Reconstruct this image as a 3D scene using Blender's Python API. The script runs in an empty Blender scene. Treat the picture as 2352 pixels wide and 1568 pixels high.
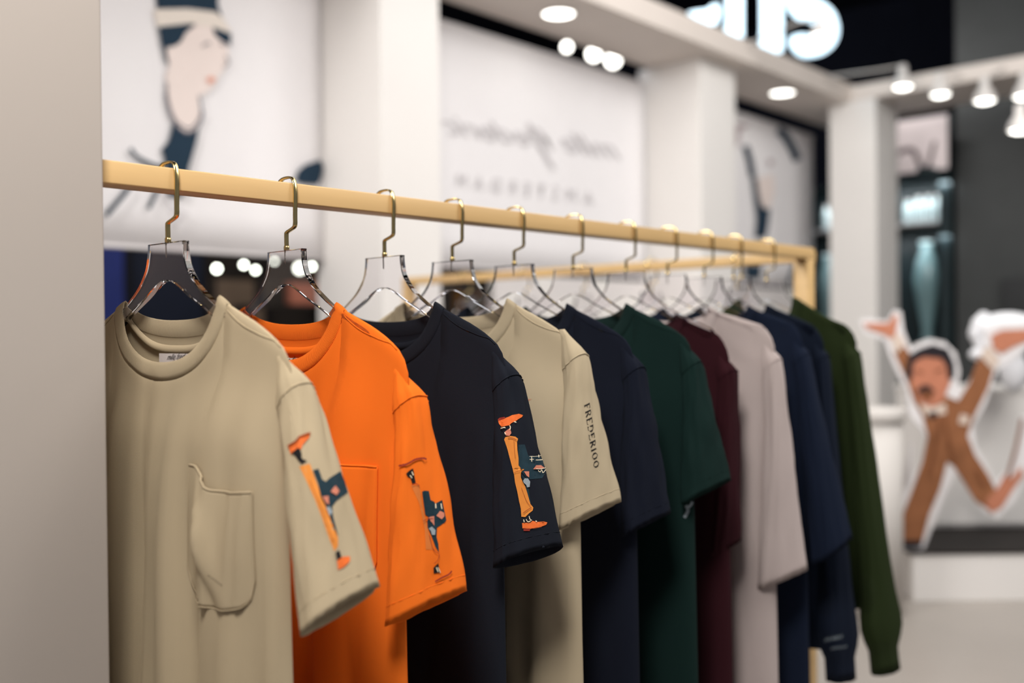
import bpy, bmesh, math, random
from mathutils import Vector, Matrix, noise
from mathutils.bvhtree import BVHTree
from mathutils.geometry import tessellate_polygon

C = bpy.context.scene.collection
SC = bpy.context.scene
PI = math.pi

# ------------------------------------------------------------------ camera
# world: +Y runs along the clothes rail, +X to the customer side, Z up; rail top at 1.50 m
F = 2287.0
CAM = Vector((1.242, -0.683, 1.277))
TH = math.atan(2074 / F)
_pitch = math.atan(21 / F)
_roll = -0.010
_fw = Vector((-math.sin(TH), math.cos(TH), 0)); _rt = Vector((math.cos(TH), math.sin(TH), 0)); _up = Vector((0, 0, 1))
VD = _fw * math.cos(_pitch) - _up * math.sin(_pitch)
_u = _up * math.cos(_pitch) + _fw * math.sin(_pitch)
VR = _rt * math.cos(_roll) + _u * math.sin(_roll)
VU = _u * math.cos(_roll) - _rt * math.sin(_roll)
cd = bpy.data.cameras.new('camera'); cam = bpy.data.objects.new('camera', cd); C.objects.link(cam)
cd.sensor_width = 36.0; cd.lens = F / 2352 * 36.0
M = Matrix((VR, VU, -VD)).transposed().to_4x4(); M.translation = CAM
cam.matrix_world = M
cd.clip_start = 0.05; cd.clip_end = 60
cd.dof.use_dof = True
cd.dof.focus_distance = 1.42
cd.dof.aperture_fstop = 1.65
SC.camera = cam

# ------------------------------------------------------------------ world, exposure, room lights and added fill lights
w = bpy.data.worlds.new('world'); SC.world = w; w.use_nodes = True
w.node_tree.nodes['Background'].inputs[0].default_value = (0.86, 0.88, 1.0, 1)
w.node_tree.nodes['Background'].inputs[1].default_value = 0.13
SC.view_settings.view_transform = 'Standard'; SC.view_settings.look = 'None'
SC.view_settings.exposure = 0.0; SC.view_settings.gamma = 1.0
SC.view_settings.use_curve_mapping = False
SC.cycles.max_bounces = 12; SC.cycles.transmission_bounces = 10; SC.cycles.glossy_bounces = 6
SC.cycles.sample_clamp_indirect = 6.0

def area(name, loc, target, size, power, col):
    l = bpy.data.lights.new(name, 'AREA'); l.shape = 'RECTANGLE'; l.size = size[0]; l.size_y = size[1]
    l.energy = power; l.color = col
    o = bpy.data.objects.new(name, l); C.objects.link(o); o.location = loc
    o.rotation_euler = (Vector(target) - Vector(loc)).to_track_quat('-Z', 'Y').to_euler()
    return o
area('ceiling_light_aisle', (1.9, 2.0, 3.6), (0.4, 1.2, 0.8), (1.2, 2.4), 66, (1.0, 0.97, 0.93))
area('fill_light_near_tees', (1.0, -0.8, 2.75), (0.1, 0.1, 0.6), (0.5, 0.5), 50, (1.0, 0.96, 0.92))  # added fill, hung low so it lights the nearest tees and falls off fast
area('fill_light_booth_entry', (-1.7, -1.4, 3.5), (-2.3, 2.2, 1.5), (1.4, 1.0), 172, (1.0, 0.97, 0.94))  # added fill behind the near wall, brightens the pillar sides and hat banner
area('ceiling_light_booth', (-0.35, 2.8, 3.9), (-2.3, 3.2, 1.5), (0.9, 5.0), 62, (1.0, 0.97, 0.95))
area('ceiling_light_far_corner', (0.9, 4.0, 3.8), (-1.5, 6.4, 1.2), (1.6, 1.6), 80, (1.0, 0.98, 0.95))
area('ceiling_light_beyond', (-4.6, 3.6, 3.8), (-4.4, 3.6, 1.2), (1.2, 5.0), 50, (0.93, 0.95, 1.0))
area('fill_light_poster', (-1.9, 7.15, 3.5), (-1.9, 7.75, 2.9), (0.5, 0.1), 7, (1.0, 0.97, 0.95))  # added fill to brighten the poster, no fitting modelled
area('fill_light_upper_shelf', (-2.2, 7.96, 2.5), (-2.2, 8.1, 2.2), (1.1, 0.05), 5, (0.9, 0.97, 1.0))  # added fill in front of the cabinet, lifts the jars
area('fill_light_lower_shelf', (-2.2, 7.96, 2.05), (-2.2, 8.12, 1.6), (1.1, 0.05), 3, (0.9, 0.97, 1.0))  # added fill for the vase shelf, stands for no fitting

# ------------------------------------------------------------------ helpers
def ray(x, y): return VD + VR * ((x - 1176) / F) - VU * ((y - 784) / F)
def on_x(x, y, X): d = ray(x, y); return CAM + d * ((X - CAM.x) / d.x)
def on_y(x, y, Y): d = ray(x, y); return CAM + d * ((Y - CAM.y) / d.y)
def on_z(x, y, Z): d = ray(x, y); return CAM + d * ((Z - CAM.z) / d.z)
def deep(x, y, Z): return CAM + ray(x, y) * Z

def lin(c):
    c = c / 255.0
    return c / 12.92 if c <= 0.04045 else ((c + 0.055) / 1.055) ** 2.4
def rgb(r, g, b): return (lin(r), lin(g), lin(b), 1)

def mat(name, col, rough=0.6, metal=0.0, emit=0, spec=0.4, noise_amt=0.0, noise_scale=6.0, sheen=0.0, bump=0.0, bump_scale=900, trans=0.0, ior=1.49, stretch=(1, 1, 1)):
    m = bpy.data.materials.new(name); m.use_nodes = True
    nt = m.node_tree; b = nt.nodes['Principled BSDF']
    c = rgb(*col)
    b.inputs['Base Color'].default_value = c
    b.inputs['Roughness'].default_value = rough; b.inputs['Metallic'].default_value = metal
    b.inputs['Specular IOR Level'].default_value = spec
    b.inputs['Transmission Weight'].default_value = trans; b.inputs['IOR'].default_value = ior
    if sheen: b.inputs['Sheen Weight'].default_value = sheen; b.inputs['Sheen Roughness'].default_value = 0.4; b.inputs['Sheen Tint'].default_value = c
    if emit: b.inputs['Emission Color'].default_value = c; b.inputs['Emission Strength'].default_value = emit
    if noise_amt or bump:
        tc = nt.nodes.new('ShaderNodeTexCoord'); mp = nt.nodes.new('ShaderNodeMapping'); mp.inputs['Scale'].default_value = stretch
        nt.links.new(tc.outputs['Object'], mp.inputs['Vector'])
    if noise_amt:
        n = nt.nodes.new('ShaderNodeTexNoise'); n.inputs['Scale'].default_value = noise_scale; n.inputs['Detail'].default_value = 5
        nt.links.new(mp.outputs[0], n.inputs['Vector'])
        r = nt.nodes.new('ShaderNodeValToRGB')
        r.color_ramp.elements[0].position = 0.3; r.color_ramp.elements[1].position = 0.7
        r.color_ramp.elements[0].color = tuple(v * (1 - noise_amt) for v in c[:3]) + (1,)
        r.color_ramp.elements[1].color = tuple(min(1, v * (1 + noise_amt)) for v in c[:3]) + (1,)
        nt.links.new(n.outputs['Fac'], r.inputs[0]); nt.links.new(r.outputs[0], b.inputs['Base Color'])
    if bump:
        n = nt.nodes.new('ShaderNodeTexNoise'); n.inputs['Scale'].default_value = bump_scale; n.inputs['Detail'].default_value = 2
        nt.links.new(mp.outputs[0], n.inputs['Vector'])
        bp = nt.nodes.new('ShaderNodeBump'); bp.inputs['Strength'].default_value = bump; bp.inputs['Distance'].default_value = 0.001
        nt.links.new(n.outputs['Fac'], bp.inputs['Height']); nt.links.new(bp.outputs[0], b.inputs['Normal'])
    return m

def rib_mat(name, col):
    """ribbed knit: fine ribs across the band, along its UV length"""
    m = mat(name, col, 0.9, spec=0.15, sheen=0.25)
    nt = m.node_tree; b = nt.nodes['Principled BSDF']
    uv = nt.nodes.new('ShaderNodeTexCoord'); wv = nt.nodes.new('ShaderNodeTexWave'); wv.inputs['Scale'].default_value = 1.0
    mp = nt.nodes.new('ShaderNodeMapping'); mp.inputs['Scale'].default_value = (1, 0, 0)
    nt.links.new(uv.outputs['UV'], mp.inputs[0]); nt.links.new(mp.outputs[0], wv.inputs['Vector'])
    bp = nt.nodes.new('ShaderNodeBump'); bp.inputs['Strength'].default_value = 0.55; bp.inputs['Distance'].default_value = 0.0012
    nt.links.new(wv.outputs['Fac'], bp.inputs['Height']); nt.links.new(bp.outputs[0], b.inputs['Normal'])
    return m

def obj(name, bm, m, parent=None, smooth=True, kind=None):
    me = bpy.data.meshes.new(name)
    bm.normal_update(); bm.to_mesh(me); bm.free()
    for mm in (m if isinstance(m, (list, tuple)) else [m]): me.materials.append(mm)
    if smooth:
        for p in me.polygons: p.use_smooth = True
    o = bpy.data.objects.new(name, me); C.objects.link(o)
    if parent is not None: o.parent = parent
    if kind: o['kind'] = kind
    return o
def tag(o, label, cat, group=None):
    o['label'] = label; o['category'] = cat
    if group: o['group'] = group
    return o
def thing(name, label, cat, loc=(0, 0, 0), rz=0, group=None):
    o = bpy.data.objects.new(name, None); C.objects.link(o); o.location = loc; o.rotation_euler = (0, 0, rz)
    o.empty_display_size = 0.1
    return tag(o, label, cat, group)

def box(bm, a, b, bev=0.0, mi=0):
    a, b = Vector(a), Vector(b)
    r = bmesh.ops.create_cube(bm, size=1)
    vs = r['verts']
    for v in vs:
        v.co = Vector(((a[i] + b[i]) / 2 + v.co[i] * (b[i] - a[i]) for i in range(3)))
    fs = set(f for v in vs for f in v.link_faces)
    for f in fs: f.material_index = mi
    if bev:
        es = list(set(e for f in fs for e in f.edges))
        bmesh.ops.bevel(bm, geom=es, offset=bev, segments=3, affect='EDGES', profile=0.5)
    return bm
def sm(t): t = max(0.0, min(1.0, t)); return t * t * (3 - 2 * t)
def interp(tab, x):
    if x <= tab[0][0]: return tab[0][1]
    for (a, fa), (b, fb) in zip(tab, tab[1:]):
        if x <= b: return fa + (fb - fa) * (x - a) / (b - a)
    return tab[-1][1]
def spline(pts, n=6, closed=False):
    P = [Vector(p) for p in pts]; N = len(P); out = []
    rng = range(N) if closed else range(N - 1)
    for i in rng:
        p0 = P[(i - 1) % N] if closed or i > 0 else P[0]; p1 = P[i]; p2 = P[(i + 1) % N]
        p3 = P[(i + 2) % N] if closed or i + 2 < N else P[-1]
        for k in range(n):
            t = k / n
            out.append(0.5 * ((2 * p1) + (p2 - p0) * t + (2 * p0 - 5 * p1 + 4 * p2 - p3) * t * t + (3 * p1 - p0 - 3 * p2 + p3) * t ** 3))
    if not closed: out.append(P[-1])
    return out
def grid(bm, rows, closed=False, mi=0, uvs=None):
    V = [[bm.verts.new(p) for p in r] for r in rows]
    uvl = bm.loops.layers.uv.verify() if uvs else None
    for i in range(len(V) - 1):
        n = len(V[i])
        for j in range(n if closed else n - 1):
            k = (j + 1) % n
            f = bm.faces.new((V[i][j], V[i][k], V[i + 1][k], V[i + 1][j])); f.material_index = mi
            if uvl:
                for l, (a, b) in zip(f.loops, ((i, j), (i, k), (i + 1, k), (i + 1, j))):
                    l[uvl].uv = uvs(a, j + 1 if b == k and k == 0 else b)
    return V
def tube(bm, pts, r, seg=10, cap=True, mi=0, sx=1.0, sy=1.0, side=None):
    P = [Vector(p) for p in pts]; rows = []
    ref = None
    for i, p in enumerate(P):
        t = (P[min(i + 1, len(P) - 1)] - P[max(i - 1, 0)]).normalized()
        if side is not None: a = Vector(side)
        else:
            if ref is None: ref = t.orthogonal().normalized()
            ref = (ref - t * ref.dot(t)).normalized(); a = ref
        b = t.cross(a).normalized()
        rr = r[i] if isinstance(r, (list, tuple)) else r
        rows.append([p + (a * math.cos(2 * PI * k / seg) * sx + b * math.sin(2 * PI * k / seg) * sy) * rr for k in range(seg)])
    V = grid(bm, rows, closed=True, mi=mi)
    if cap:
        bm.faces.new(V[0][::-1]).material_index = mi; bm.faces.new(V[-1]).material_index = mi
    return V
def flatwire(bm, pts, side, hw, ht):
    """rectangular section wire: half width hw along side, half thickness ht"""
    P = [Vector(p) for p in pts]; side = Vector(side); rows = []
    for i, p in enumerate(P):
        t = (P[min(i + 1, len(P) - 1)] - P[max(i - 1, 0)]).normalized(); b = t.cross(side).normalized()
        rows.append([p + side * hw * sx + b * ht * sy for sx, sy in ((1, .55), (.8, 1), (-.8, 1), (-1, .55), (-1, -.55), (-.8, -1), (.8, -1), (1, -.55))])
    V = grid(bm, rows, closed=True); bm.faces.new(V[0][::-1]); bm.faces.new(V[-1])
def lathe(bm, prof, center=(0, 0, 0), seg=32, mi=0):
    c = Vector(center)
    rows = [[c + Vector((r * math.cos(2 * PI * k / seg), r * math.sin(2 * PI * k / seg), z)) for k in range(seg)] for r, z in prof]
    V = grid(bm, rows, closed=True, mi=mi)
    if prof[0][0] > 1e-4: bm.faces.new(V[0][::-1]).material_index = mi
    if prof[-1][0] > 1e-4: bm.faces.new(V[-1]).material_index = mi
def prism(bm, pts, off, mi=0):
    """closed planar outline (3-D points) extruded by off"""
    P = [Vector(p) for p in pts]; off = Vector(off)
    a = [bm.verts.new(p) for p in P]; b = [bm.verts.new(p + off) for p in P]
    n = len(P)
    for i in range(n): bm.faces.new((a[i], a[(i + 1) % n], b[(i + 1) % n], b[i])).material_index = mi
    for tri in tessellate_polygon([P]):
        bm.faces.new([a[i] for i in tri]).material_index = mi; bm.faces.new([b[i] for i in tri[::-1]]).material_index = mi
    bmesh.ops.recalc_face_normals(bm, faces=bm.faces[:])

# ---- flat prints: outlines traced in the photograph, laid on the real surface they are printed on
def split_tris(tris, mx):
    out = []; st = list(tris)
    while st:
        t = st.pop()
        L = [(t[i] - t[(i + 1) % 3]).length for i in range(3)]
        m = max(L)
        if m <= mx: out.append(t); continue
        i = L.index(m); a, b, c = t[i], t[(i + 1) % 3], t[(i + 2) % 3]; mid = (a + b) / 2
        st += [(a, mid, c), (mid, b, c)]
    return out
def poly_tris(pts):
    P = [Vector((p[0], p[1], 0)) for p in pts]
    return [tuple(P[i] for i in t) for t in tessellate_polygon([P])]
def stroke(pts, w, n=5):
    P = [Vector((p[0], p[1], 0)) for p in pts]
    if len(P) > 2 and n > 1: P = spline(P, n)
    L, R = [], []
    for i, p in enumerate(P):
        t = P[min(i + 1, len(P) - 1)] - P[max(i - 1, 0)]; t.normalize()
        nn = Vector((-t.y, t.x, 0)) * w / 2
        L.append(p + nn); R.append(p - nn)
    tr = []
    for i in range(len(P) - 1): tr += [(L[i], L[i + 1], R[i + 1]), (L[i], R[i + 1], R[i])]
    return tr
def text_tris(s, o, ux, vy, size=1.0, shear=0.0, space=1.0, serif=False):
    """letters of the built-in font as triangles; o origin, ux / vy the steps for one unit right / up"""
    cu = bpy.data.curves.new('tmp', 'FONT'); cu.body = s; cu.size = size; cu.shear = shear; cu.space_character = space; cu.resolution_u = 3
    t = bpy.data.objects.new('tmp', cu); C.objects.link(t)
    dg = bpy.context.evaluated_depsgraph_get(); me = t.evaluated_get(dg).to_mesh()
    me.calc_loop_triangles()
    V = [Vector((o[0] + v.co.x * ux[0] + v.co.y * vy[0], o[1] + v.co.x * ux[1] + v.co.y * vy[1], 0)) for v in me.vertices]
    tr = [tuple(V[i] for i in l.vertices) for l in me.loop_triangles]
    t.evaluated_get(dg).to_mesh_clear(); bpy.data.objects.remove(t); bpy.data.curves.remove(cu)
    return tr
def decal(name, parent, layers, hit, mx=9.0, lift=0.0004):
    """layers: [(tris, material)]; hit(px, py) -> (point, normal) or None"""
    bm = bmesh.new(); mats = []; inv = None
    if parent is not None:
        bpy.context.view_layer.update(); inv = parent.matrix_world.inverted()
    for li, (tris, m) in enumerate(layers):
        if m not in mats: mats.append(m)
        mi = mats.index(m); cache = {}
        def vert(p):
            k = (round(p.x, 2), round(p.y, 2))
            if k not in cache:
                h = hit(p.x, p.y)
                if h is None: cache[k] = None
                else:
                    q = h[0] + h[1] * lift * (li + 1)
                    cache[k] = bm.verts.new(inv @ q if inv else q)
            return cache[k]
        for t in split_tris(tris, mx):
            vs = [vert(p) for p in t]
            if None in vs or len(set(vs)) < 3: continue
            try: f = bm.faces.new(vs); f.material_index = mi
            except ValueError: pass
    return obj(name, bm, mats, parent)
def hit_mesh(objs):
    bpy.context.view_layer.update(); trees = []
    for o in objs:
        mw = o.matrix_world
        trees.append(BVHTree.FromPolygons([mw @ v.co for v in o.data.vertices], [tuple(p.vertices) for p in o.data.polygons]))
    def h(x, y):
        d = ray(x, y).normalized(); best = None
        for t in trees:
            r = t.ray_cast(CAM, d, 20)
            if r[0] is not None and (best is None or r[3] < best[3]): best = r
        if best is None: return None
        n = best[1]
        if n.dot(d) > 0: n = -n
        return best[0], n
    return h
def hit_plane(p0, n):
    p0, n = Vector(p0), Vector(n).normalized()
    def h(x, y):
        d = ray(x, y); t = (p0 - CAM).dot(n) / d.dot(n)
        nn = n if n.dot(d) < 0 else -n
        return CAM + d * t, nn
    return h

# ------------------------------------------------------------------ materials
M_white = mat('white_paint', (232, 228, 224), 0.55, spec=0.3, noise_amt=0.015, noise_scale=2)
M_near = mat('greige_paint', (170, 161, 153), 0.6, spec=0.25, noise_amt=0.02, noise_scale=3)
M_header = mat('warm_white_header', (214, 204, 196), 0.55, spec=0.25, noise_amt=0.02, noise_scale=3)
M_floor = mat('polished_concrete', (158, 151, 144), 0.35, spec=0.4, noise_amt=0.07, noise_scale=1.6)
M_black = mat('black_ceiling', (24, 27, 38), 0.9, spec=0.1, noise_amt=0.1)
M_dkgrey = mat('charcoal_wall', (66, 68, 68), 0.7, noise_amt=0.06)
M_banner = mat('banner_cloth', (238, 235, 236), 0.85, spec=0.1, noise_amt=0.01, bump=0.1)
M_ink = mat('navy_print_ink', (40, 58, 74), 0.8, spec=0.1, noise_amt=0.08, noise_scale=8)
M_skin = mat('print_blush', (236, 222, 216), 0.85, spec=0.1, noise_amt=0.02)
M_lip = mat('print_lips', (224, 160, 140), 0.85, spec=0.1)
M_grey_ink = mat('grey_print_ink', (204, 200, 202), 0.85, spec=0.1)
M_grey_line = mat('dark_print_line', (120, 118, 126), 0.85, spec=0.1)
M_taupe = mat('taupe_print', (190, 176, 178), 0.85, spec=0.1)
M_wood = mat('light_varnished_wood', (212, 176, 122), 0.42, spec=0.45, noise_amt=0.06, noise_scale=5, stretch=(8, 0.6, 8))
M_gold = mat('polished_brass', (238, 212, 146), 0.2, metal=1.0)
M_acryl = mat('clear_acrylic', (252, 250, 252), 0.0, trans=1.0, ior=1.47, spec=0.5)
M_steel = mat('steel_screw', (170, 165, 160), 0.3, metal=1.0)
M_label = mat('white_woven_label', (214, 204, 200), 0.8, spec=0.1, bump=0.2)
M_pblk = mat('print_black', (26, 24, 26), 0.7, spec=0.2)
M_pteal = mat('print_dark_teal', (30, 52, 62), 0.7, spec=0.2, noise_amt=0.2, noise_scale=60)
M_porg = mat('print_orange_leg', (226, 140, 60), 0.7, spec=0.2, noise_amt=0.08, noise_scale=30)
M_pshoe = mat('print_orange_shoe', (232, 112, 50), 0.7, spec=0.2, noise_amt=0.1, noise_scale=60)
M_prust = mat('print_rust_line', (150, 72, 36), 0.7, spec=0.2)
M_pmar = mat('print_maroon', (150, 52, 40), 0.7, spec=0.2)
M_pgrey = mat('print_silver', (150, 160, 166), 0.7, spec=0.2)
M_ppink = mat('print_salmon', (206, 128, 104), 0.7, spec=0.2)
M_pcream = mat('print_cream', (236, 220, 190), 0.7, spec=0.2)
M_lamp_white = mat('white_lamp_shade', (205, 200, 196), 0.4)
M_glow = mat('lamp_glow', (255, 252, 244), 0.5, emit=6)
M_sign = mat('sign_glow', (214, 240, 255), 0.5, emit=2.0)
M_warm = mat('pendant_glow', (250, 255, 240), 0.5, emit=14)
M_blue = mat('blue_panel', (40, 52, 120), 0.7, noise_amt=0.1)
M_navypanel = mat('navy_panel', (22, 28, 46), 0.7, noise_amt=0.1)
M_brown = mat('brown_panel', (118, 98, 80), 0.7, noise_amt=0.12, noise_scale=4)
M_dkbrown = mat('dark_brown_board', (52, 44, 38), 0.7, noise_amt=0.2, noise_scale=5)
M_amber = mat('amber_panel', (178, 122, 62), 0.6, noise_amt=0.2)
M_teal = mat('dark_teal_cabinet', (22, 38, 42), 0.4, noise_amt=0.2)
M_glassware = mat('pale_glassware', (214, 232, 234), 0.2, spec=0.6, noise_amt=0.05)
M_pinkposter = mat('pale_pink_poster', (226, 214, 214), 0.7, noise_amt=0.02)
M_gloss_blk = mat('gloss_black_top', (22, 17, 15), 0.5, spec=0.1, noise_amt=0.2, noise_scale=3)
M_suit = mat('printed_tan_suit', (140, 92, 62), 0.7, spec=0.15, noise_amt=0.16, noise_scale=14)
M_suitd = mat('printed_tan_suit_fold', (120, 74, 48), 0.7, spec=0.15, noise_amt=0.1, noise_scale=14)
M_face = mat('printed_skin', (184, 120, 94), 0.7, spec=0.15, noise_amt=0.06, noise_scale=20)
M_hair = mat('printed_black_hair', (38, 34, 38), 0.7, spec=0.15)
M_plinth = mat('matt_plinth_paint', (204, 199, 194), 0.6, spec=.2, noise_amt=.02)
M_card = mat('white_card_edge', (222, 218, 218), 0.6)
M_puff = mat('white_plush', (222, 222, 225), 0.9, spec=0.1, bump=0.3, bump_scale=60)

# ================================================================== THE SETTING
bm = bmesh.new(); box(bm, (-9, -2.6, -0.1), (4.2, 11, 0)); obj('floor', bm, M_floor, kind='structure', smooth=False)
bm = bmesh.new(); box(bm, (-9, -2.6, 5.0), (4.2, 11, 5.1)); obj('ceiling', bm, M_black, kind='structure', smooth=False)
# near wall panel the rail is fixed to
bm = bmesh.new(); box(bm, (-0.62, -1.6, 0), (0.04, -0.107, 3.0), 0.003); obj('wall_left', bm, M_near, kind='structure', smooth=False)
# booth pillars
for n, (y0, y1) in enumerate(((2.159, 2.512), (4.777, 5.213))):
    bm = bmesh.new(); box(bm, (-2.56, y0, 0), (-2.089, y1, 2.995), 0.004); obj('pillar', bm, M_white, kind='structure', smooth=False)
bm = bmesh.new(); box(bm, (-2.089, 6.64, 0), (-1.725, 7.056, 2.995), 0.004); obj('pillar', bm, M_white, kind='structure', smooth=False)
# header beams (soffit 3.00 m)
bm = bmesh.new(); box(bm, (-2.48, -1.5, 2.997), (-1.933, 7.4, 3.14), 0.004); obj('header_beam', bm, M_header, kind='structure', smooth=False)
bm = bmesh.new(); box(bm, (-1.93, 6.64, 2.997), (3.4, 7.35, 3.11), 0.004); obj('header_beam', bm, M_header, kind='structure', smooth=False)
# far walls of the hall
bm = bmesh.new(); box(bm, (-9, 10.6, 0), (4.2, 10.7, 5)); obj('wall_back', bm, M_black, kind='structure', smooth=False)
bm = bmesh.new(); box(bm, (-8.6, -2.6, 0), (-8.5, 10.6, 5)); obj('wall_far_side', bm, M_dkbrown, kind='structure', smooth=False)
# charcoal wall to the right, its edge at the black doorway strip
bm = bmesh.new(); box(bm, (-1.60, 8.0, 0), (4.2, 8.3, 5)); obj('wall_right', bm, M_dkgrey, kind='structure', smooth=False)
# low white walls under the banners, between the pillars
a = on_x(1136, 650, -2.51).y
bm = bmesh.new(); box(bm, (-2.56, a, 0), (-2.512, 4.777, 1.60), 0.003); obj('wall_low', bm, M_white, kind='structure', smooth=False)
bm = bmesh.new(); box(bm, (-2.56, 5.213, 0), (-2.512, 7.2, 1.60), 0.003); obj('wall_low', bm, M_white, kind='structure', smooth=False)

# ================================================================== BANNERS
BX = -2.505
def banner(name, label, y0, y1, z0, z1, layers, wav=0.004):
    t = thing(name, label, 'banner', (BX, (y0 + y1) / 2, z0))
    bm = bmesh.new(); rows = []
    for i in range(9):
        z = (z1 - z0) * i / 8
        rows.append([Vector((wav * math.sin(j * 1.3 + i * .2) * (1 - i / 8), (j / 24 - .5) * (y1 - y0), z)) for j in range(25)])
    grid(bm, rows); 
    cl = obj('cloth', bm, M_banner, t)
    md = cl.modifiers.new('thick', 'SOLIDIFY'); md.thickness = 0.0015
    bm = bmesh.new(); tube(bm, [(0, -(y1 - y0) / 2 - .01, 0.002), (0, (y1 - y0) / 2 + .01, 0.002)], 0.008, 10); obj('bottom_rod', bm, M_card, t)
    bm = bmesh.new(); tube(bm, [(0, -(y1 - y0) / 2 - .01, z1 - z0), (0, (y1 - y0) / 2 + .01, z1 - z0)], 0.008, 10); obj('top_rod', bm, M_card, t)
    if layers: decal('print', t, layers, hit_plane((BX + 0.008, 0, 0), (1, 0, 0)), mx=40, lift=0.0015)
    return t
hat = [(355, -60), (505, -60), (500, 10), (510, 40), (470, 30), (430, 20), (360, 20)]
band = [(352, 22), (430, 20), (495, 28), (512, 42), (530, 75), (500, 68), (440, 54), (360, 62)]
hairl = [(362, 62), (440, 54), (447, 58), (425, 75), (412, 98), (398, 107), (388, 106), (380, 112), (384, 135), (387, 152), (378, 140), (370, 105)]
hairr = [(486, 62), (529, 78), (528, 106), (508, 96), (492, 82)]
face = [(447, 58), (486, 62), (495, 84), (520, 100), (524, 130), (518, 155), (505, 170), (490, 200), (470, 215), (455, 222), (455, 245), (458, 275), (445, 300), (425, 303), (400, 285), (386, 240), (382, 200), (380, 170), (388, 152), (380, 112), (398, 107), (414, 98), (426, 76)]
bust = [(396, 280), (410, 296), (430, 306), (455, 296), (450, 325), (440, 360), (432, 388), (428, 430), (415, 455), (385, 450), (378, 400), (375, 360), (368, 345), (385, 325), (392, 300)]
fan = [(676, 414), (684, 392), (700, 378), (735, 367), (741, 385), (736, 412), (728, 425), (690, 422)]
L1 = [(poly_tris(hat), M_ink), (poly_tris(band), mat('print_hat_band', (232, 222, 212), .85, spec=.1)), (poly_tris(face), M_skin), (poly_tris(hairl) + poly_tris(hairr) + poly_tris(bust) + poly_tris(fan), M_ink),
      (stroke([(380, 190), (384, 230), (400, 275), (430, 296), (452, 280), (461, 255), (455, 220)], 4) + stroke([(378, 215), (390, 268), (425, 306), (455, 290), (465, 255)], 4), M_grey_line),
      (poly_tris([(472, 180), (484, 176), (494, 184), (484, 192), (474, 190)]), M_lip),
      (stroke([(462, 108), (472, 100), (480, 102)], 4) + stroke([(502, 100), (514, 106)], 3) + stroke([(515, 130), (522, 145), (510, 156)], 3), M_grey_line),
      (stroke([(296, 342), (312, 362), (345, 378), (372, 385)], 9) + stroke([(240, 495), (262, 470), (290, 436), (296, 420)], 11) + stroke([(338, 480), (350, 455), (362, 430)], 9), M_ink),
      (stroke([(370, 440), (390, 475), (430, 495)], 4) + stroke([(375, 455), (400, 490)], 3) + stroke([(400, 520), (410, 500)], 8), M_grey_ink)]
y0 = on_x(150, 500, BX).y
banner('hanging_banner', 'white hanging banner with a drawing of a woman in a dark hat', y0 - .3, 2.155, 1.625, 2.965, L1)
# mirrored lettering, seen through the cloth
def mirror_text(s, xr, yr, xl, yl, size, shear, space=1.0):
    """reads right to left: starts at the right end (xr, yr) and runs to (xl, yl)"""
    import math as m_
    tr = text_tris(s, (0, 0), (1, 0), (0, 1), 1.0, shear, space)
    W = max(v.x for t in tr for v in t)
    ux = ((xl - xr) / W, (yl - yr) / W)
    return [tuple(Vector((xr + v.x * ux[0], yr + v.x * ux[1] - v.y * size, 0)) for v in t) for t in tr]
L2 = [(mirror_text('mlle frederic', 1432, 368, 1015, 306, 66, 0.6), M_grey_ink),
      (stroke([(1212, 282), (1232, 320), (1250, 350), (1272, 388)], 7), M_grey_ink),
      (mirror_text('AMSTERDAM', 1362, 470, 1050, 428, 44, 0.0, 1.9), M_grey_ink)]
banner('hanging_banner', 'white hanging banner with faint mirrored handwriting, between two pillars', 2.512, 4.76, 1.625, 2.90, L2)
L3 = [(poly_tris([(1690, 285), (1725, 285), (1702, 300), (1698, 330), (1690, 340)]), M_taupe),
      (stroke([(1712, 335), (1722, 370), (1728, 405)], 15) + stroke([(1785, 300), (1800, 308), (1815, 332), (1832, 368)], 19), M_ink),
      (poly_tris([(1724, 400), (1737, 410), (1742, 450), (1750, 478), (1768, 480), (1764, 520), (1758, 546), (1733, 546), (1737, 500), (1730, 450)]), M_ink),
      (poly_tris([(1737, 410), (1775, 400), (1778, 440), (1768, 478), (1750, 476), (1742, 448)]), M_skin),
      (poly_tris([(1760, 368), (1772, 366), (1776, 376), (1766, 382)]), M_taupe),
      (poly_tris([(1708, 608), (1748, 608), (1744, 640), (1712, 640)]) + stroke([(1828, 600), (1818, 625), (1810, 650)], 8), M_ink)]
banner('hanging_banner', 'white hanging banner with a partly drawn dark-haired woman, above the rack end', 5.213, 7.24, 1.625, 2.90, L3)

# ================================================================== THE RACK
RY1 = 1.906
rack = thing('clothes_rack', 'light wooden clothes rail with corner post holding the row of tees', 'clothes rack', (0, 0, 0))
bm = bmesh.new(); box(bm, (-0.02, -0.107, 1.47), (0.02, RY1, 1.50), 0.0022); obj('rail', bm, M_wood, rack)
bm = bmesh.new(); box(bm, (-0.02, RY1 - 0.04, 0.0), (0.02, RY1, 1.4695), 0.0022); obj('post', bm, M_wood, rack)
rack2 = thing('clothes_rack', 'light wooden cross rail behind the tees, joining the corner post', 'clothes rack', (0, 2.0, 0))
bm = bmesh.new(); box(bm, (-1.76, -0.02, 1.47), (-0.03, 0.02, 1.50), 0.0022); obj('rail', bm, M_wood, rack2)
for x in (-1.74, -0.06):
    bm = bmesh.new(); box(bm, (x - .02, -0.02, 0), (x + .02, 0.02, 1.4695), 0.0022); obj('post', bm, M_wood, rack2)

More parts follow.
